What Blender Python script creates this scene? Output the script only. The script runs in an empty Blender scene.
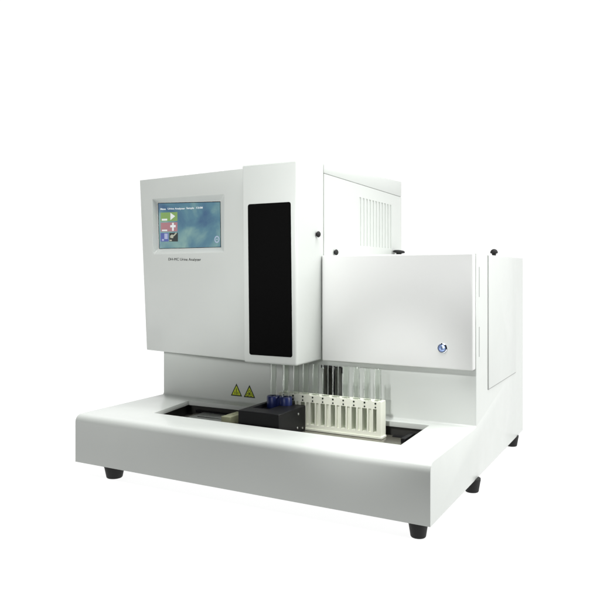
import bpy, bmesh, math, random
from mathutils import Vector, Matrix
random.seed(4)
S = bpy.context.scene
COL = S.collection

# ------------------------------------------------------------------ camera
cam_d = bpy.data.cameras.new('camera'); cam = bpy.data.objects.new('camera', cam_d); COL.objects.link(cam)
cam.location = (.2774, -.8635, .3322)
cam.rotation_euler = (math.radians(90), 0, .5009)
cam_d.sensor_width = 36; cam_d.lens = 36 * 677.5 / 600
cam_d.shift_y = -.0425; cam_d.clip_start = .01; cam_d.clip_end = 100
S.camera = cam
S.view_settings.view_transform = 'Standard'; S.view_settings.look = 'None'
S.view_settings.exposure = 0; S.view_settings.gamma = 1
S.cycles.max_bounces = 12; S.cycles.transparent_max_bounces = 16; S.cycles.transmission_bounces = 12

# ------------------------------------------------------------------ white studio surroundings
W = bpy.data.worlds.new('World'); S.world = W; W.use_nodes = True
nt = W.node_tree; nd = nt.nodes; lk = nt.links
for x in list(nd): nd.remove(x)
tc = nd.new('ShaderNodeTexCoord')
dp = nd.new('ShaderNodeVectorMath'); dp.operation = 'DOT_PRODUCT'
FW = Vector((-.480, .877, 0)).normalized()
dp.inputs[1].default_value = FW
lk.new(tc.outputs['Generated'], dp.inputs[0])
mr = nd.new('ShaderNodeMapRange'); mr.interpolation_type = 'SMOOTHSTEP'
mr.inputs['From Min'].default_value = .15; mr.inputs['From Max'].default_value = .6
mr.inputs['To Min'].default_value = .03; mr.inputs['To Max'].default_value = 1.08
lk.new(dp.outputs['Value'], mr.inputs['Value'])
bg = nd.new('ShaderNodeBackground'); bg.inputs['Color'].default_value = (1, 1, 1, 1)
lk.new(mr.outputs['Result'], bg.inputs['Strength'])
ow = nd.new('ShaderNodeOutputWorld'); lk.new(bg.outputs[0], ow.inputs[0])

def area(name, loc, target, size, power, col=(1, 1, 1), sy=None):
    d = bpy.data.lights.new(name, 'AREA'); d.energy = power; d.color = col
    d.size = size
    if sy: d.shape = 'RECTANGLE'; d.size_y = sy
    o = bpy.data.objects.new(name, d); COL.objects.link(o); o.location = loc
    o.rotation_euler = (Vector(target) - Vector(loc)).to_track_quat('-Z', 'Y').to_euler()
    return o
def sun(name, direction, strength, ang):
    d = bpy.data.lights.new(name, 'SUN'); d.energy = strength; d.angle = math.radians(ang)
    o = bpy.data.objects.new(name, d); COL.objects.link(o); o.location = (0, 0, 3)
    o.rotation_euler = Vector(direction).to_track_quat('-Z', 'Y').to_euler()
    return o
def spot(name, loc, target, power, cone, blend, soft):
    d = bpy.data.lights.new(name, 'SPOT'); d.energy = power; d.spot_size = math.radians(cone); d.spot_blend = blend; d.shadow_soft_size = soft
    o = bpy.data.objects.new(name, d); COL.objects.link(o); o.location = loc
    o.rotation_euler = (Vector(target) - Vector(loc)).to_track_quat('-Z', 'Y').to_euler(); return o
sun('overhead_light', (-.30, -.05, -1), 3.5, 40)
area('right_softbox', (3.4, 1.0, 1.3), (-.15, .35, .30), 1.6, 96)
area('front_softbox', (-.04, -.16, 1.15), (-.18, .10, .08), .5, 6.0)
spot('front_spot', (-.40, -1.6, .62), (-.60, .2, .52), 80, 30, .4, .12)  # added fill for the screen head and upper fronts, kept off the base front
spot('deck_spot', (-.06, -1.0, 1.0), (-.12, .24, .06), 54, 13, .5, .04)  # added spot brightening the right deck and the wall behind it
spot('door_spot', (.10, -1.6, .50), (-.13, .22, .345), 84, 17, .8, .15)  # added spot lifting the tone of the cabinet door
spot('tower_spot', (2.2, .35, 1.5), (-.27, .16, .42), 95, 17, .6, .15)  # added spot whitening the tower's right side

# ------------------------------------------------------------------ helpers
def link(o): COL.objects.link(o); return o
def mesh_obj(name, bm, mat, parent=None, bevel=0, seg=3, ang=40, smooth=35):
    me = bpy.data.meshes.new(name)
    bmesh.ops.recalc_face_normals(bm, faces=bm.faces)
    bm.to_mesh(me); bm.free()
    o = bpy.data.objects.new(name, me); link(o)
    if mat: me.materials.append(mat)
    if bevel:
        b = o.modifiers.new('bevel', 'BEVEL'); b.width = bevel; b.segments = seg
        b.limit_method = 'ANGLE'; b.angle_limit = math.radians(ang); b.harden_normals = False
        bake(o)
    me = o.data
    me.polygons.foreach_set('use_smooth', [True] * len(me.polygons))
    me.set_sharp_from_angle(angle=math.radians(smooth))
    if parent: o.parent = parent
    return o
def bake(o):
    bpy.context.view_layer.update()
    dg = bpy.context.evaluated_depsgraph_get()
    me = bpy.data.meshes.new_from_object(o.evaluated_get(dg))
    o.modifiers.clear(); o.data = me
def boolean(o, cutters, op='DIFFERENCE'):
    for c in cutters:
        m = o.modifiers.new('b', 'BOOLEAN'); m.object = c; m.operation = op; m.solver = 'EXACT'
        bake(o)
        bpy.data.objects.remove(c)
    me = o.data
    me.polygons.foreach_set('use_smooth', [True] * len(me.polygons))
    me.set_sharp_from_angle(angle=math.radians(35))
def box(bm, x0, x1, y0, y1, z0, z1):
    v = [bm.verts.new(p) for p in ((x0,y0,z0),(x1,y0,z0),(x1,y1,z0),(x0,y1,z0),(x0,y0,z1),(x1,y0,z1),(x1,y1,z1),(x0,y1,z1))]
    fs = [(0,3,2,1),(4,5,6,7),(0,1,5,4),(1,2,6,5),(2,3,7,6),(3,0,4,7)]
    return [bm.faces.new([v[i] for i in f]) for f in fs]
def hexa(bm, bot, top):
    v = [bm.verts.new(p) for p in list(bot) + list(top)]; n = len(bot)
    bm.faces.new(v[:n][::-1]); bm.faces.new(v[n:])
    for i in range(n):
        j = (i + 1) % n; bm.faces.new([v[i], v[j], v[n + j], v[n + i]])
def extrude_x(bm, prof, x0, x1):           # profile in (y,z)
    hexa(bm, [(x0, y, z) for y, z in prof], [(x1, y, z) for y, z in prof])
def cyl(bm, c, r0, r1, h, axis='Z', n=32, caps=True):
    rings = []
    M = {'Z': Matrix.Identity(3), 'X': Matrix(((0,0,1),(0,1,0),(-1,0,0))), 'Y': Matrix(((1,0,0),(0,0,-1),(0,1,0)))}[axis]
    for r, z in ((r0, 0), (r1, h)):
        rings.append([bm.verts.new(Vector(c) + M @ Vector((r*math.cos(2*math.pi*i/n), r*math.sin(2*math.pi*i/n), z))) for i in range(n)])
    for i in range(n):
        j = (i+1) % n; bm.faces.new([rings[0][i], rings[0][j], rings[1][j], rings[1][i]])
    if caps: bm.faces.new(rings[0][::-1]); bm.faces.new(rings[1])
def lathe(bm, c, prof, n=32, M=None, cap0=False, cap1=False):
    M = M or Matrix.Identity(3); rings = []
    for r, z in prof:
        if r <= 1e-7: rings.append([bm.verts.new(Vector(c) + M @ Vector((0, 0, z)))])
        else: rings.append([bm.verts.new(Vector(c) + M @ Vector((r*math.cos(2*math.pi*i/n), r*math.sin(2*math.pi*i/n), z))) for i in range(n)])
    for a, b in zip(rings, rings[1:]):
        for i in range(n):
            j = (i+1) % n
            if len(a) == 1 and len(b) == 1: continue
            if len(a) == 1: bm.faces.new([a[0], b[j], b[i]])
            elif len(b) == 1: bm.faces.new([a[i], a[j], b[0]])
            else: bm.faces.new([a[i], a[j], b[j], b[i]])
    if cap0 and len(rings[0]) > 1: bm.faces.new(rings[0][::-1])
    if cap1 and len(rings[-1]) > 1: bm.faces.new(rings[-1])
MX = Matrix(((0,0,1),(0,1,0),(-1,0,0)))     # local z -> world +x
MY = Matrix(((1,0,0),(0,0,-1),(0,1,0)))     # local z -> world -y
MY = Matrix(((1,0,0),(0,0,-1),(0,1,0)))
def rrect(w, h, r, n=6):
    pts = []
    for cx, cy, a0 in ((w/2-r, h/2-r, 0), (-w/2+r, h/2-r, 90), (-w/2+r, -h/2+r, 180), (w/2-r, -h/2+r, 270)):
        for i in range(n+1):
            a = math.radians(a0 + 90*i/n); pts.append((cx + r*math.cos(a), cy + r*math.sin(a)))
    return pts

# ------------------------------------------------------------------ materials
def mat(name, col, rough=.5, metal=0, coat=0, bump=0, bscale=400, var=0, vscale=6, trans=0, ior=1.45, emit=None, es=0, spec=.5):
    m = bpy.data.materials.new(name); m.use_nodes = True
    n = m.node_tree.nodes; l = m.node_tree.links; p = n['Principled BSDF']
    p.inputs['Base Color'].default_value = (*col, 1); p.inputs['Roughness'].default_value = rough
    p.inputs['Metallic'].default_value = metal; p.inputs['Coat Weight'].default_value = coat
    p.inputs['Coat Roughness'].default_value = .12
    p.inputs['Transmission Weight'].default_value = trans; p.inputs['IOR'].default_value = ior
    p.inputs['Specular IOR Level'].default_value = spec
    if emit: p.inputs['Emission Color'].default_value = (*emit, 1); p.inputs['Emission Strength'].default_value = es
    t = n.new('ShaderNodeTexCoord')
    if bump:
        z = n.new('ShaderNodeTexNoise'); z.inputs['Scale'].default_value = bscale; z.inputs['Detail'].default_value = 2
        l.new(t.outputs['Object'], z.inputs['Vector'])
        b = n.new('ShaderNodeBump'); b.inputs['Strength'].default_value = bump; b.inputs['Distance'].default_value = .001
        l.new(z.outputs[0], b.inputs['Height']); l.new(b.outputs[0], p.inputs['Normal'])
    if coat:      # faint handling marks: uneven gloss
        z = n.new('ShaderNodeTexNoise'); z.inputs['Scale'].default_value = 9; z.inputs['Detail'].default_value = 7; z.inputs['Roughness'].default_value = .65
        l.new(t.outputs['Object'], z.inputs['Vector'])
        q = n.new('ShaderNodeMapRange'); q.inputs['From Min'].default_value = .3; q.inputs['From Max'].default_value = .7
        q.inputs['To Min'].default_value = rough - .08; q.inputs['To Max'].default_value = rough + .10
        l.new(z.outputs[0], q.inputs['Value']); l.new(q.outputs[0], p.inputs['Roughness'])
    if var:
        z = n.new('ShaderNodeTexNoise'); z.inputs['Scale'].default_value = vscale; z.inputs['Detail'].default_value = 5
        l.new(t.outputs['Object'], z.inputs['Vector'])
        r = n.new('ShaderNodeValToRGB')
        r.color_ramp.elements[0].position = .3; r.color_ramp.elements[1].position = .7
        r.color_ramp.elements[0].color = (*[c*(1-var) for c in col], 1); r.color_ramp.elements[1].color = (*[min(1, c*(1+var)) for c in col], 1)
        l.new(z.outputs[0], r.inputs[0]); l.new(r.outputs[0], p.inputs['Base Color'])
    return m
PAINT = mat('white_paint', (.522, .546, .520), .38, coat=.15, bump=.05, bscale=900, var=.012, vscale=5)
DOORP = mat('door_paint', (.58, .59, .575), .38, coat=.15, bump=.05, bscale=900, var=.012, vscale=5)
GAP = mat('grey_seal', (.25, .26, .25), .7)
BLACKGLASS = mat('black_acrylic', (.004, .004, .004), .12, spec=.12)
BLACKP = mat('black_plastic', (.007, .007, .008), .42, bump=.15, bscale=1500, spec=.2)
RUBBER = mat('black_rubber', (.012, .012, .012), .6, bump=.2, bscale=1200, spec=.3)
DARK = mat('dark_interior', (.03, .03, .027), .55, var=.3, vscale=30)
TRAYM = mat('dark_tray_metal', (.20, .195, .16), .25, metal=.6, var=.25, vscale=25)
STEEL = mat('brushed_steel', (.42, .43, .42), .3, metal=1, var=.1, vscale=60)
CHROME = mat('chrome', (.75, .78, .85), .12, metal=1)
LOCKB = mat('blue_tinted_chrome', (.42, .56, .95), .3, metal=.8)
CREAM = mat('cream_plastic', (.70, .72, .62), .45, bump=.05, bscale=800, var=.03, vscale=30)
KHAKI = mat('khaki_plastic', (.33, .34, .22), .5, var=.08, vscale=40)
BLUE = mat('navy_plastic', (.009, .017, .085), .35, var=.2, vscale=60)
YEL = mat('warning_yellow', (.50, .58, .03), .45)
INK = mat('black_ink', (.012, .02, .012), .5)
INKG = mat('printed_dark_ink', (.012, .016, .014), .5)
FLOOR = mat('glowing_white_floor', (.12, .12, .12), .7, spec=.1, emit=(1, 1, 1), es=.93)   # added glow keeps the ground white and hides contact shadows
GLASS = bpy.data.materials.new('clear_glass'); GLASS.use_nodes = True
_n = GLASS.node_tree.nodes; _l = GLASS.node_tree.links; _n.clear()
_t = _n.new('ShaderNodeBsdfTransparent'); _t.inputs[0].default_value = (.965, .975, .962, 1)
_g = _n.new('ShaderNodeBsdfGlossy'); _g.inputs['Roughness'].default_value = .06; _g.inputs[0].default_value = (.9, .9, .9, 1)
_f = _n.new('ShaderNodeFresnel'); _f.inputs['IOR'].default_value = 1.35
_m = _n.new('ShaderNodeMixShader'); _o = _n.new('ShaderNodeOutputMaterial')
_k = _n.new('ShaderNodeMath'); _k.operation = 'MULTIPLY'; _k.inputs[1].default_value = .45; _l.new(_f.outputs[0], _k.inputs[0]); _l.new(_k.outputs[0], _m.inputs[0]); _l.new(_t.outputs[0], _m.inputs[1]); _l.new(_g.outputs[0], _m.inputs[2]); _l.new(_m.outputs[0], _o.inputs[0])

def screen_mat():
    m = bpy.data.materials.new('lit_screen'); m.use_nodes = True
    n = m.node_tree.nodes; l = m.node_tree.links; p = n['Principled BSDF']
    p.inputs['Base Color'].default_value = (.01, .01, .012, 1); p.inputs['Roughness'].default_value = .3
    t = n.new('ShaderNodeTexCoord'); mp = n.new('ShaderNodeMapping'); l.new(t.outputs['Object'], mp.inputs[0])
    mp.inputs['Scale'].default_value = (1, 1, 1.3)
    z = n.new('ShaderNodeTexNoise'); z.inputs['Scale'].default_value = 11; z.inputs['Detail'].default_value = 4; z.inputs['Distortion'].default_value = .6
    l.new(mp.outputs[0], z.inputs['Vector'])
    r = n.new('ShaderNodeValToRGB'); e = r.color_ramp.elements
    e[0].position = .33; e[0].color = (.06, .13, .24, 1); e[1].position = .68; e[1].color = (.27, .44, .40, 1)
    x = r.color_ramp.elements.new(.5); x.color = (.11, .24, .31, 1)
    l.new(z.outputs[0], r.inputs[0]); l.new(r.outputs[0], p.inputs['Emission Color']); p.inputs['Emission Strength'].default_value = .88
    return m
SCREEN = screen_mat()
def glow(name, c, s=.7): return mat(name, (.01, .01, .01), .4, emit=c, es=s)

def empty(name, loc=(0, 0, 0)):
    o = bpy.data.objects.new(name, None); o.empty_display_size = .02; link(o); o.location = loc; return o
def tag(o, label, cat, group=None):
    o['label'] = label; o['category'] = cat
    if group: o['group'] = group
    return o

# ------------------------------------------------------------------ floor
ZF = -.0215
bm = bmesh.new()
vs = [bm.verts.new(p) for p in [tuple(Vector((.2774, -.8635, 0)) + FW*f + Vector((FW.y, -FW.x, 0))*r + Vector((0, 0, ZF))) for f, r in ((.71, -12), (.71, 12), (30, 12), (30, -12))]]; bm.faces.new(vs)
fl = mesh_obj('floor', bm, FLOOR); fl['kind'] = 'structure'; fl['label'] = 'white floor under the analyzer with an added even glow'

# ------------------------------------------------------------------ the analyzer
A = tag(empty('urine_analyzer', (-.325, .3, ZF)), 'white benchtop urine analyzer with touch screen, black window column and open sample tray', 'laboratory analyzer')
bpy.context.view_layer.update()
PINV = Matrix.Translation((.325, -.3, -ZF))
def part(name, bm, m, parent=None, **k):
    o = mesh_obj(name, bm, m, None, **k); attach(o, parent or A); return o
def attach(o, parent):
    # keep vertices in world coordinates: move the geometry, put the object's origin at its own centre
    bpy.context.view_layer.update()
    c = sum((Vector(v) for v in o.bound_box), Vector()) / 8
    o.data.transform(Matrix.Translation(-c))
    pw = Vector(parent['wc']) if 'wc' in parent.keys() else parent.location
    o.parent = parent; o.location = c - Vector(pw); o['wc'] = list(c)

# base tray + lower cabinet + right hand cabinet as one shell
YW = .2394; ZD = .0832; ZM = .1773; ZT = .3663; YB = .635
R = .013
arc = [(R - R*math.cos(math.radians(a)), ZD - R + R*math.sin(math.radians(a))) for a in range(0, 91, 10)]
bm = bmesh.new()
fr = .004
fil = [(YW - fr + fr*math.sin(math.radians(a)), ZD + fr - fr*math.cos(math.radians(a))) for a in range(0, 91, 30)]
extrude_x(bm, [(0, 0)] + arc + fil + [(YW, ZM), (YB, ZM), (YB, 0)], -.65, 0)
base = mesh_obj('base_housing', bm, PAINT)
def cutter(f):
    b = bmesh.new(); f(b); bmesh.ops.recalc_face_normals(b, faces=b.faces)
    me = bpy.data.meshes.new('c'); b.to_mesh(me); b.free(); o = bpy.data.objects.new('c', me); link(o); return o
bpy.context.view_layer.update()
OP = [(-.538, .079), (-.0686, .0755), (-.0725, .2205), (-.558, .204)]
def op_shift(d):  # grow the opening outline by d
    c = (sum(p[0] for p in OP)/4, sum(p[1] for p in OP)/4)
    return [(p[0] + math.copysign(d, p[0]-c[0]), p[1] + math.copysign(d, p[1]-c[1])) for p in OP]
up_ = cutter(lambda b: box(b, -.2722, 0, YW, YB, ZM - .02, ZT))
boolean(base, [up_], 'UNION')
rim = cutter(lambda b: hexa(b, [(x, y, ZD - .0085) for x, y in OP], [(x, y, ZD + .01) for x, y in OP]))
well = cutter(lambda b: hexa(b, [(x, y, .050) for x, y in op_shift(.009)], [(x, y, ZD - .0084) for x, y in op_shift(.009)]))
slot = cutter(lambda b: box(b, -.2811, -.2405, YW - .01, YW + .045, ZD + .0005, .1655))
boolean(base, [rim, well, slot], 'DIFFERENCE')
m = base.modifiers.new('bv', 'BEVEL'); m.width = .0018; m.segments = 3; m.limit_method = 'ANGLE'; m.angle_limit = math.radians(50)
bake(base)
base.data.polygons.foreach_set('use_smooth', [True]*len(base.data.polygons)); base.data.set_sharp_from_angle(angle=math.radians(40))
attach(base, A)

# well liner, tray
bm = bmesh.new()
q = op_shift(.0088)
hexa(bm, [(x, y, .0505) for x, y in q], [(x, y, .0545) for x, y in q])
for i in range(4):
    a = Vector((*q[i], 0)); b = Vector((*q[(i+1) % 4], 0)); d = (b-a).normalized(); nn = Vector((-d.y, d.x, 0)) * .0008
    hexa(bm, [(p.x, p.y, .0545) for p in (a, b, b+nn, a+nn)], [(p.x, p.y, ZD - .0087) for p in (a, b, b+nn, a+nn)])
part('well_liner', bm, DARK)
bm = bmesh.new()
box(bm, -.535, -.085, .095, .212, .0546, .0618)
tray = part('rack_tray', bm, TRAYM, bevel=.0008, seg=2)
bm = bmesh.new()
for x0, x1, y0, y1 in ((-.50, -.37, .150, .158), (-.36, -.09, .122, .1275), (-.13, -.09, .2, .209)):
    box(bm, x0, x1, y0, y1, .0619, .0632)
part('tray_groove', bm, BLACKP, tray)
bm = bmesh.new(); box(bm, -.512, -.436, .132, .192, .0619, .0670); box(bm, -.500, -.445, .155, .160, .0671, .0682)
part('rack_pusher', bm, STEEL, bevel=.0006)
bm = bmesh.new(); box(bm, -.54, -.36, .203, .2105, .0619, .0665)
part('guide_rail', bm, BLACKP, bevel=.0006)
bm = bmesh.new(); box(bm, -.434, -.414, .140, .190, .0619, .0765); cyl(bm, (-.424, .165, .0766), .003, .003, .0012)
part('sensor_block', bm, KHAKI, bevel=.001)
bm = bmesh.new(); box(bm, -.102, -.094, .165, .212, .0619, .070)
part('rack_stop', bm, BLACKP, bevel=.0008)

# intake opening in the wall: dark liner, probe bars
bm = bmesh.new(); x0, x1, y1, z0, z1 = -.2809, -.2407, YW + .044, ZD + .0008, .1652
t = .001
box(bm, x0, x1, y1 - t, y1, z0, z1); box(bm, x0, x0+t, YW+.002, y1-t, z0, z1); box(bm, x1-t, x1, YW+.002, y1-t, z0, z1)
box(bm, x0+t, x1-t, YW+.002, y1-t, z1-t, z1)
part('intake_liner', bm, mat('intake_grey', (.30, .31, .28), .6, var=.15, vscale=40))
bm = bmesh.new()
pr = [(x0 - .001, z1 - .003), (x0 - .001, z1 + .0025), (x1 - .002, z1 + .0015), (x1 + .001, z1), (x1 + .002, z1 - .003), (x1 + .002, z1 - .010), (x1, z1 - .010), (x1, z1 - .003), (x1 - .003, z1 - .0015)]
hexa(bm, [(x, YW - .0012, z) for x, z in pr], [(x, YW + .002, z) for x, z in pr])
part('intake_seal', bm, RUBBER)
for cx, cy, r, mm in ((-.2745, YW+.012, .0028, BLACKP), (-.2655, YW+.016, .0034, BLACKP), (-.258, YW+.04, .003, STEEL), (-.2505, YW+.03, .0022, STEEL)):
    bm = bmesh.new(); cyl(bm, (cx, cy, ZD + .001), r, r, .08, n=20); part('sampling_probe', bm, mm)

# right cabinet door (front), side panel, hinges, lock
bm = bmesh.new(); box(bm, -.2722, -.0006, .2212, YW - .0010, ZM + .0002, ZT)
door = part('cabinet_door', bm, DOORP, bevel=.0026, seg=4)
bm = bmesh.new(); box(bm, -.2715, -.002, YW - .0011, YW + .002, ZM + .002, ZT - .002); part('door_gasket', bm, PAINT)
bm = bmesh.new(); lathe(bm, (-.0505, .2212, .2119), [(.0082, 0), (.0082, .002), (.0070, .0032), (.0062, .0032), (.0058, .002)], M=MY)
lk_ = part('lock', bm, CHROME, door)
bm = bmesh.new(); lathe(bm, (-.0505, .2208, .2119), [(.0058, 0), (.0058, .0022), (.0050, .0028), (0, .0030)], M=MY)
part('lock_cylinder', bm, LOCKB, door)
bm = bmesh.new(); box(bm, -.0511, -.0499, .2174, .2179, .2092, .2146); part('keyhole', bm, INK, door)
for za, zb in ((.2951, .3446), (.1964, .2458)):
    bm = bmesh.new(); box(bm, -.002, .0004, .2575, .2597, za, zb); part('hinge_slot', bm, GAP)
bm = bmesh.new(); box(bm, .0002, .0017, .3192, .556, .1342, ZT - .0008)
part('side_panel', bm, PAINT, bevel=.0006)
bm = bmesh.new()
box(bm, -.001, .0004, .3172, .3190, .1335, ZT - .001); box(bm, -.001, .0004, .3190, .557, .1326, .1340)
part('panel_gap', bm, GAP)

# tower: rear housing, lid, grille
YT = .2335; XT = -.2735
def ztop(y): return .5245 + (.533 - .5245)*(y - .1315)/(.232 - .1315) if y < .232 else .533 + (.5484 - .533)*(y - .232)/(.635 - .232)
bm = bmesh.new(); extrude_x(bm, [(YT, ZM + .0004), (YT, .5148), (YB, .5118), (YB, ZM + .0004)], -.65, XT)
tower = mesh_obj('tower_housing', bm, PAINT)
vy0, vy1, NV = .3880, .5730, 11
cs = []
for i in range(NV):
    y = vy0 + (vy1 - vy0)*(i + .5)/NV
    cs.append(cutter(lambda b, y=y: box(b, XT - .0014, XT + .01, y - .0044, y + .0044, .3905, .4882)))
boolean(tower, cs)
attach(tower, A)
bm = bmesh.new(); box(bm, XT - .0058, XT - .0048, vy0 - .004, vy1 + .004, .386, .492); part('vent_mesh', bm, PAINT, tower)
bm = bmesh.new(); extrude_x(bm, [(YT, .5160), (YT, ztop(.232)), (YB, ztop(YB)), (YB, .5130)], -.65, XT)
part('tower_lid', bm, PAINT, bevel=.0012, seg=2)
bm = bmesh.new(); extrude_x(bm, [(YT + .004, .514), (YT + .004, .5165), (YB - .004, .5135), (YB - .004, .511)], -.645, XT - .0012)
part('lid_gap', bm, GAP)

# black windowed column
bm = bmesh.new()
hexa(bm, [(-.3797, .1315, .1784), (XT, .1315, .1784), (XT, .2329, .1784), (-.3797, .2329, .1784)],
         [(-.3839, .1315, .5245), (XT, .1315, .5245), (XT, .2329, .533), (-.3839, .2329, .533)])
colm = part('column_housing', bm, PAINT, bevel=.0035, seg=4)
bm = bmesh.new()
P = rrect(.0862, .2625, .004)
def shear(x, z): return x - .3266 + (-.0016)*(z/.13), z + .3236
hexa(bm, [(shear(x, z)[0], .1309, shear(x, z)[1]) for x, z in P], [(shear(x, z)[0], .135, shear(x, z)[1]) for x, z in P])
part('display_window', bm, BLACKGLASS, colm, bevel=.0004, seg=1, ang=60)

# screen housing (head), turned slightly away
P0 = Vector((-.6621, .2007, 0)); E1 = Vector((.98452, -.17526, 0)); N1 = Vector((-.17526, -.98452, 0))
DEEP = .0045
def H(s, z, d=0):
    if d < -.005: s -= DEEP*1.2; z += DEEP*.17; d -= DEEP      # the recessed screen
    return P0 + E1*s + N1*d + Vector((0, 0, z))
bm = bmesh.new()
ZB = .1781; ZH = .5268
FB = [H(0, ZB), H(.2862, ZB)]; FT = [H(-.0228, ZH), H(.2835, .5222)]
bb = [Vector((-.380, .232, ZB)), Vector((-.652, .240, ZB))]; bt = [Vector((-.384, .232, .5222)), Vector((-.664, .240, ZH))]
v = [bm.verts.new(p) for p in (FB[0], FB[1], bb[0], bb[1], FT[0], FT[1], bt[0], bt[1])]
bm.faces.new([v[3], v[2], v[1], v[0]]); bm.faces.new([v[4], v[5], v[6], v[7]])
bm.faces.new([v[1], v[2], v[6], v[5]]); bm.faces.new([v[2], v[3], v[7], v[6]]); bm.faces.new([v[3], v[0], v[4], v[7]])
o1 = [H(.0195, .3735), H(.2225, .3735), H(.2235, .4800), H(.0170, .4860)]
i1 = [H(.0262, .3832, -.0092), H(.2072, .3818, -.0092), H(.2058, .4690, -.0092), H(.0226, .4782, -.0092)]
vo = [bm.verts.new(p) for p in o1]; vi = [bm.verts.new(p) for p in i1]
out = [v[0], v[1], v[5], v[4]]
for k in range(4):
    j = (k+1) % 4
    bm.faces.new([out[k], out[j], vo[j], vo[k]]); bm.faces.new([vo[k], vo[j], vi[j], vi[k]])
bm.faces.new(vi)
head = part('screen_housing', bm, PAINT, bevel=.0014, seg=3, ang=24)
def hquad(bm, pts, d):
    bm.faces.new([bm.verts.new(H(s, z, d)) for s, z in pts])
def hslab(bm, pts, d0, d1):
    hexa(bm, [H(s, z, d0) for s, z in pts], [H(s, z, d1) for s, z in pts])
bm = bmesh.new(); hslab(bm, [(.0272, .3838), (.2062, .3824), (.2048, .4684), (.0236, .4776)], -.0091, -.0088)
part('screen_frame', bm, BLACKP, head)
bm = bmesh.new(); hslab(bm, [(.0296, .3846), (.2052, .3832), (.2040, .4672), (.0262, .4762)], -.0087, -.0084)
scr = part('touch_screen', bm, SCREEN, head)
def hx(name, m, pts, d=-.0083, th=.0002): 
    b = bmesh.new()
    for p in pts: hslab(b, p, d, d + th)
    return part(name, b, m, scr)
def rc(x0, x1, z0, z1, k=-.03):  # a slightly keystoned rectangle on the screen
    return [(x0, z0 + k*(x0-.03)), (x1, z0 + k*(x1-.03)), (x1, z1 + k*(x1-.03)), (x0, z1 + k*(x0-.03))]
hx('screen_icon', glow('icon_green', (.30, .50, .16)), [rc(.0338, .0845, .4395, .4572)])
hx('screen_icon', glow('icon_red', (.55, .27, .30)), [rc(.0338, .0845, .4187, .4368)])
hx('screen_icon', glow('icon_blue', (.13, .17, .50)), [rc(.0330, .0578, .3985, .4160)])
hx('screen_icon', glow('icon_dark', (.04, .05, .05)), [rc(.0600, .0860, .3985, .4160)])
WH = glow('icon_white', (.85, .9, .9), .85)
hx('play_symbol', WH, [[(.064, .4405), (.078, .4475), (.064, .4550)], rc(.0375, .054, .4408, .4445)], -.008)
hx('plus_symbol', WH, [rc(.0690, .0740, .4200, .4358), [(.0635, .4258), (.0689, .4258), (.0689, .4302), (.0635, .4302)], [(.0741, .4256), (.0795, .4254), (.0795, .4300), (.0741, .4302)], rc(.038, .054, .4198, .4225)], -.008)
hx('document_symbol', glow('icon_pale_blue', (.55, .6, .85)), [rc(.0455, .0555, .4035, .4145), rc(.038, .044, .400, .4035)], -.008)
hx('tool_symbol', glow('icon_tan', (.6, .62, .5)), [[(.064, .4045), (.072, .4040), (.074, .4100), (.068, .4115), (.063, .4090)], [(.0725, .4095), (.0745, .4075), (.083, .4130), (.081, .4155)], rc(.0615, .068, .3995, .4022)], -.008)
# power ring
b = bmesh.new(); n = 20; c = (.1965, .3975)
for i in range(n):
    a0 = 2*math.pi*i/n; a1 = 2*math.pi*(i+1)/n
    if 3 <= i <= 6 and False: continue
    hslab(b, [(c[0]+r*math.cos(a), c[1]+r*math.sin(a)) for r, a in ((.0045, a0), (.0066, a0), (.0066, a1), (.0045, a1))], -.008, -.0078)
hslab(b, [(c[0]-.0022, c[1]-.0008), (c[0]+.0022, c[1]-.0008), (c[0]+.0022, c[1]+.0008), (c[0]-.0022, c[1]+.0008)], -.0079, -.0077)
part('power_symbol', b, glow('icon_ring', (.55, .65, .85)), scr)

def text(name, body, size, m, frame, parent, wide=None, bold=0):
    cu = bpy.data.curves.new(name, 'FONT'); cu.body = body; cu.size = size; cu.extrude = .00008; cu.offset = bold
    to = bpy.data.objects.new('t', cu); link(to); bpy.context.view_layer.update()
    me = bpy.data.meshes.new_from_object(to.evaluated_get(bpy.context.evaluated_depsgraph_get()))
    bpy.data.objects.remove(to); bpy.data.curves.remove(cu)
    xs = [q.co.x for q in me.vertices]; w = max(xs) - min(xs)
    k = (wide / w) if wide else 1
    me.transform(Matrix.Diagonal((k, 1, 1, 1))); me.transform(frame)
    me.materials.clear(); me.materials.append(m)
    o = bpy.data.objects.new(name, me); link(o); attach(o, parent); return o
def hframe(s, z, d, tilt=0):
    o = H(s, z, d); M = Matrix((( E1.x, 0, N1.x, o.x), (E1.y, 0, N1.y, o.y), (0, 1, 0, o.z), (0, 0, 0, 1)))
    return M @ Matrix.Rotation(tilt, 4, 'Z')
text('model_lettering', 'DH-MC Urine Analyzer', .0072, INKG, hframe(.0667, .3602, .0003, -.022), head, .0935, 0)
text('screen_lettering', 'Menu', .0048, WH, hframe(.0325, .4628, -.008, -.05), scr, .0165, .00012)
text('screen_lettering', 'Urine Analyzer', .0048, WH, hframe(.055, .4622, -.008, -.05), scr, .052, .0001)
text('screen_lettering', 'Sample', .0048, WH, hframe(.111, .4600, -.008, -.05), scr, .022, .0001)
text('screen_lettering', '12:08', .0048, WH, hframe(.138, .4590, -.008, -.05), scr, .018, .00012)

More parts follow.
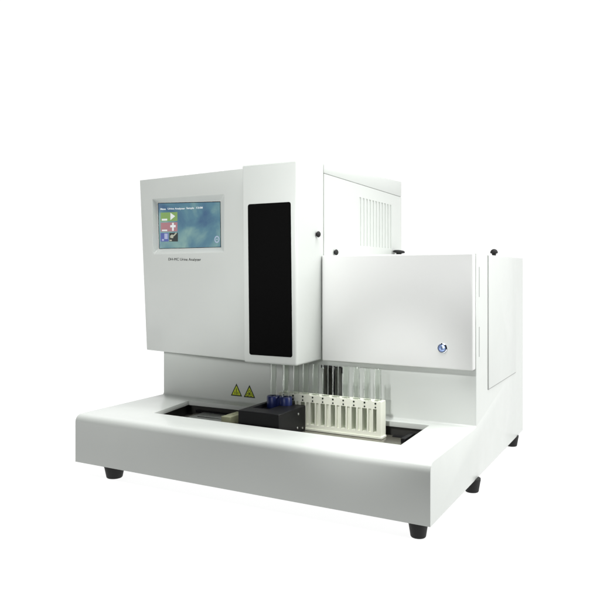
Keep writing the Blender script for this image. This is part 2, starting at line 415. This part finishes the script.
# warning stickers on the lower wall
def tri(b, cx, cz, w, h, y0, y1, s=1.0):
    c = (cx, cz + h/3)
    pts = [(cx - w/2, cz), (cx + w/2, cz), (cx, cz + h)]
    pts = [(c[0] + (x - c[0])*s, c[1] + (z - c[1])*s) for x, z in pts]
    hexa(b, [(x, y0, z) for x, z in pts], [(x, y1, z) for x, z in pts])
for idx, cx in enumerate((-.4680, -.4378)):
    cz = .0945 + (0 if idx == 0 else -.0005)
    b = bmesh.new(); tri(b, cx, cz, .0265, .0245, YW - .0002, YW + .001)
    st = part('warning_sticker', b, INK); st['label'] = 'yellow triangle with ' + ('upright bars' if idx == 0 else 'three lobed symbol')
    b = bmesh.new(); tri(b, cx, cz, .0265, .0245, YW - .0004, YW - .0002, .74); part('sticker_field', b, YEL, st)
    b = bmesh.new()
    if idx == 0:
        for dx, z0, z1 in ((-.0035, .0035, .0085), (0, .0030, .0150), (.0035, .0035, .0085)):
            box(b, cx+dx-.0007, cx+dx+.0007, YW-.0006, YW-.0004, cz+z0, cz+z1)
    else:
        for k, (dx, dz) in enumerate(((0, .0115), (-.0038, .0052), (.0038, .0052))):
            nn = 14
            for i in range(nn):
                a0, a1 = 2*math.pi*i/nn, 2*math.pi*(i+1)/nn
                pts = [(cx+dx+r*math.cos(a), cz+dz+r*math.sin(a)) for r, a in ((.0020, a0), (.0030, a0), (.0030, a1), (.0020, a1))]
                hexa(b, [(x, YW-.0006, z) for x, z in pts], [(x, YW-.0004, z) for x, z in pts])
        box(b, cx-.0012, cx+.0012, YW-.00062, YW-.0004, cz+.006, cz+.0085)
    part('sticker_symbol', b, INK, st)

# black rubber knobs
def knob(c, r, axis, flat=.75):
    b = bmesh.new(); prof = [(r*.55, 0), (r*.55, r*.35), (r*.9, r*.45)] + [(r*math.cos(math.radians(a)), r*.62 + r*flat*math.sin(math.radians(a))) for a in range(0, 91, 15)]
    prof[-1] = (0, prof[-1][1])
    lathe(b, c, prof, M=axis, n=24); return part('knob', b, RUBBER)
b = bmesh.new(); cyl(b, (-.022, .463, ZT - .001), .0035, .0035, .006, n=16); part('knob_stem', b, RUBBER)
knob((XT, .2035, .4034), .0056, MX); knob((XT, .2765, .3736), .0056, MX)
knob((-.022, .463, ZT + .0035), .0072, Matrix.Identity(3), 1.0)
b = bmesh.new(); lathe(b, (0, 0, 0), [(.006, 0), (.006, .011), (.0130, .0125), (.0130, .0150), (.010, .0165), (0, .0172)], n=28)
bmesh.ops.transform(b, matrix=Matrix.Translation((-.262, .585, ZT)) @ Matrix.Diagonal((1, 1, 1.25, 1)) @ Matrix.Rotation(math.radians(5), 4, 'Y'), verts=b.verts)
part('knob', b, RUBBER)

# feet
def foot(x, y, r):
    b = bmesh.new(); lathe(b, (x, y, ZF), [(0, 0), (r*.72, 0), (r*.78, .0012), (r*.96, .0165), (r, .0185), (r, -ZF + .0005), (0, -ZF + .0005)], n=32)
    return part('foot', b, RUBBER)
foot(-.022, .016, .0135); foot(-.575, .019, .0178); foot(-.0075, .241, .0140); foot(-.012, .575, .0145); foot(-.60, .30, .014); foot(-.60, .59, .014)

# black sample block (stat position)
bm = bmesh.new()
box(bm, -.358, -.279, .0815, .1725, .0620, .1052)
blk = mesh_obj('sample_block', bm, BLACKP)
boolean(blk, [cutter(lambda b: box(b, -.350, -.318, .1130, .1600, .098, .12)), ])
mm = blk.modifiers.new('b', 'BEVEL'); mm.width = .001; mm.segments = 2; mm.limit_method = 'ANGLE'; bake(blk)
attach(blk, A)
for y, z in ((.1467, .0948), (.1432, .0717), (.161, .0682)):
    b = bmesh.new(); lathe(b, (-.279, y, z), [(.0021, 0), (.0021, .0008), (.0013, .0012), (0, .0008)], M=MX, n=16); part('screw', b, STEEL, blk)

# blue tube collars + tubes
def tube_bm(c, r, h):
    b = bmesh.new(); t = .0009
    prof = [(0, 0)] + [(r*math.sin(math.radians(a)), r - r*math.cos(math.radians(a))) for a in (15, 30, 45, 60, 75, 90)]
    prof += [(r, h - .0014), (r*1.06, h - .001), (r*1.06, h), (r - t, h)]
    prof += [((r-t)*math.sin(math.radians(a)), r - (r-t)*math.cos(math.radians(a))) for a in (90, 75, 60, 45, 30, 15)] + [(0, t)]
    lathe(b, c, prof, n=28); return b
TX0 = -.1494; PITCH = .01945; YR = .1745
b = bmesh.new(); box(b, -.331, -.3155, .1530, .1650, .0990, .1165); part('collar_bridge', b, BLUE, blk, bevel=.001)
for x, y in ((-.3350, .1580), (-.3115, .1600)):
    b = bmesh.new(); lathe(b, (x, y, .0985), [(.0062, 0), (.0112, 0), (.0116, .0015), (.0116, .0195), (.0106, .021), (.0066, .021), (.0062, .020), (.0062, 0)], n=32)
    part('tube_collar', b, BLUE, blk)

# ------------------------------------------------------------------ rack
XR0, XR1 = TX0 - 9*PITCH - .0105, -.1400
RK = tag(empty('tube_rack', ((XR0+XR1)/2, YR + .012, .0620)), 'cream plastic ten place tube rack standing in the sample tray beside the black block', 'tube rack')
ZR0, ZR1 = .0622, .1225
bm = bmesh.new()
DY = .022
xs = [TX0 - PITCH*i for i in range(10)]
box(bm, XR0, XR1, YR, YR + DY, ZR0, .0720)                 # bottom
box(bm, XR0 + .003, XR1 + .0025, YR - .002, YR + DY - .003, ZR0 + .0002, .0655)   # flange
box(bm, XR1 - .0075, XR1 - .0001, YR + .0001, YR + DY - .0001, .0718, ZR1 - .0002)          # right end wall
box(bm, XR0 + .0001, XR0 + .004, YR + .0001, YR + DY - .0001, .0718, ZR1 - .0002)
box(bm, XR0, XR1, YR + DY - .0016, YR + DY, .0719, ZR1 - .0001)   # back wall
for i in range(11):
    x = TX0 + PITCH*.5 - PITCH*i
    if i > 0: box(bm, x + .0025, x + .0056, YR, YR + DY - .0016, .0719, .1105)
    if i < 10 and i > 0: box(bm, x - .0056, x - .0025, YR, YR + DY - .0016, .0719, .1105)
    if 0 < i: box(bm, x - .0025, x + .0025, YR + .0035, YR + DY - .0016, .0719, .1105)
rack_body = mesh_obj('rack_body', bm, CREAM)
attach(rack_body, RK)
bm = bmesh.new(); box(bm, XR0 + .0002, XR1 - .0003, YR + .0003, YR + DY - .0003, .1103, ZR1)
top = mesh_obj('rack_top_rail', bm, CREAM)
cs = [cutter(lambda b, x=x: cyl(b, (x, YR + DY/2, .10), .0069, .0069, .04, n=24)) for x in xs]
boolean(top, cs)
cs = [cutter(lambda b, x=x: cyl(b, (x - PITCH/2, YR - .003, ZR1 + .0042), .0058, .0058, -.05, axis='Y', n=20)) for x in xs[:-1]]
for c in cs:
    bpy.data.objects.remove(c)
attach(top, RK)
bm = bmesh.new()
for x in xs:
    cyl(bm, (x, YR + .0004, ZR1 - .0030), .0016, .0016, .0007, axis='Y', n=14)
    cyl(bm, (x, YR + .0004, ZR1 - .0092), .0014, .0014, .0007, axis='Y', n=14)
part('position_hole', bm, INK, RK)
bm = bmesh.new()
for i in range(11):
    x = TX0 + PITCH*(.5 - i)
    x0 = max(XR0, x - .0045); x1 = min(XR1 - .0003, x + .0045)
    hexa(bm, [(x0, YR + .0003, ZR1 - .0001), (x1, YR + .0003, ZR1 - .0001), (x1, YR + .003, ZR1 - .0001), (x0, YR + .003, ZR1 - .0001)],
             [(x0 + .0015, YR + .0003, ZR1 + .0012), (x1 - .0015, YR + .0003, ZR1 + .0012), (x1 - .0015, YR + .003, ZR1 + .0012), (x0 + .0015, YR + .003, ZR1 + .0012)])
part('rail_ridge', bm, CREAM, RK)

# ------------------------------------------------------------------ tubes (each its own thing)
ORD = ['first', 'second', 'third', 'fourth', 'fifth', 'sixth', 'seventh', 'eighth', 'ninth', 'tenth']
src = None
def place_tube(x, y, z, label, group, h=None):
    global src
    if src is None:
        b = tube_bm((0, 0, 0), .0058, .1035); src = mesh_obj('test_tube', b, GLASS, smooth=60); o = src
    else:
        o = src.copy(); link(o)
    o.location = (x, y, z)
    if h: o.scale = (1, 1, h/.1035)
    tag(o, label, 'test tube', group)
for i, x in enumerate(xs):
    place_tube(x, YR + DY/2, .0723, 'empty clear glass tube, %s from the right end of the cream rack' % ORD[i], 'glass tubes standing in the cream rack')
place_tube(-.3350, .1580, .0986, 'clear glass tube in the left blue collar of the black block', 'glass tubes in blue collars', .077)
place_tube(-.3115, .1600, .0986, 'clear glass tube in the right blue collar of the black block', 'glass tubes in blue collars', .077)

for o in list(S.objects):
    if 'wc' in o.keys(): del o['wc']
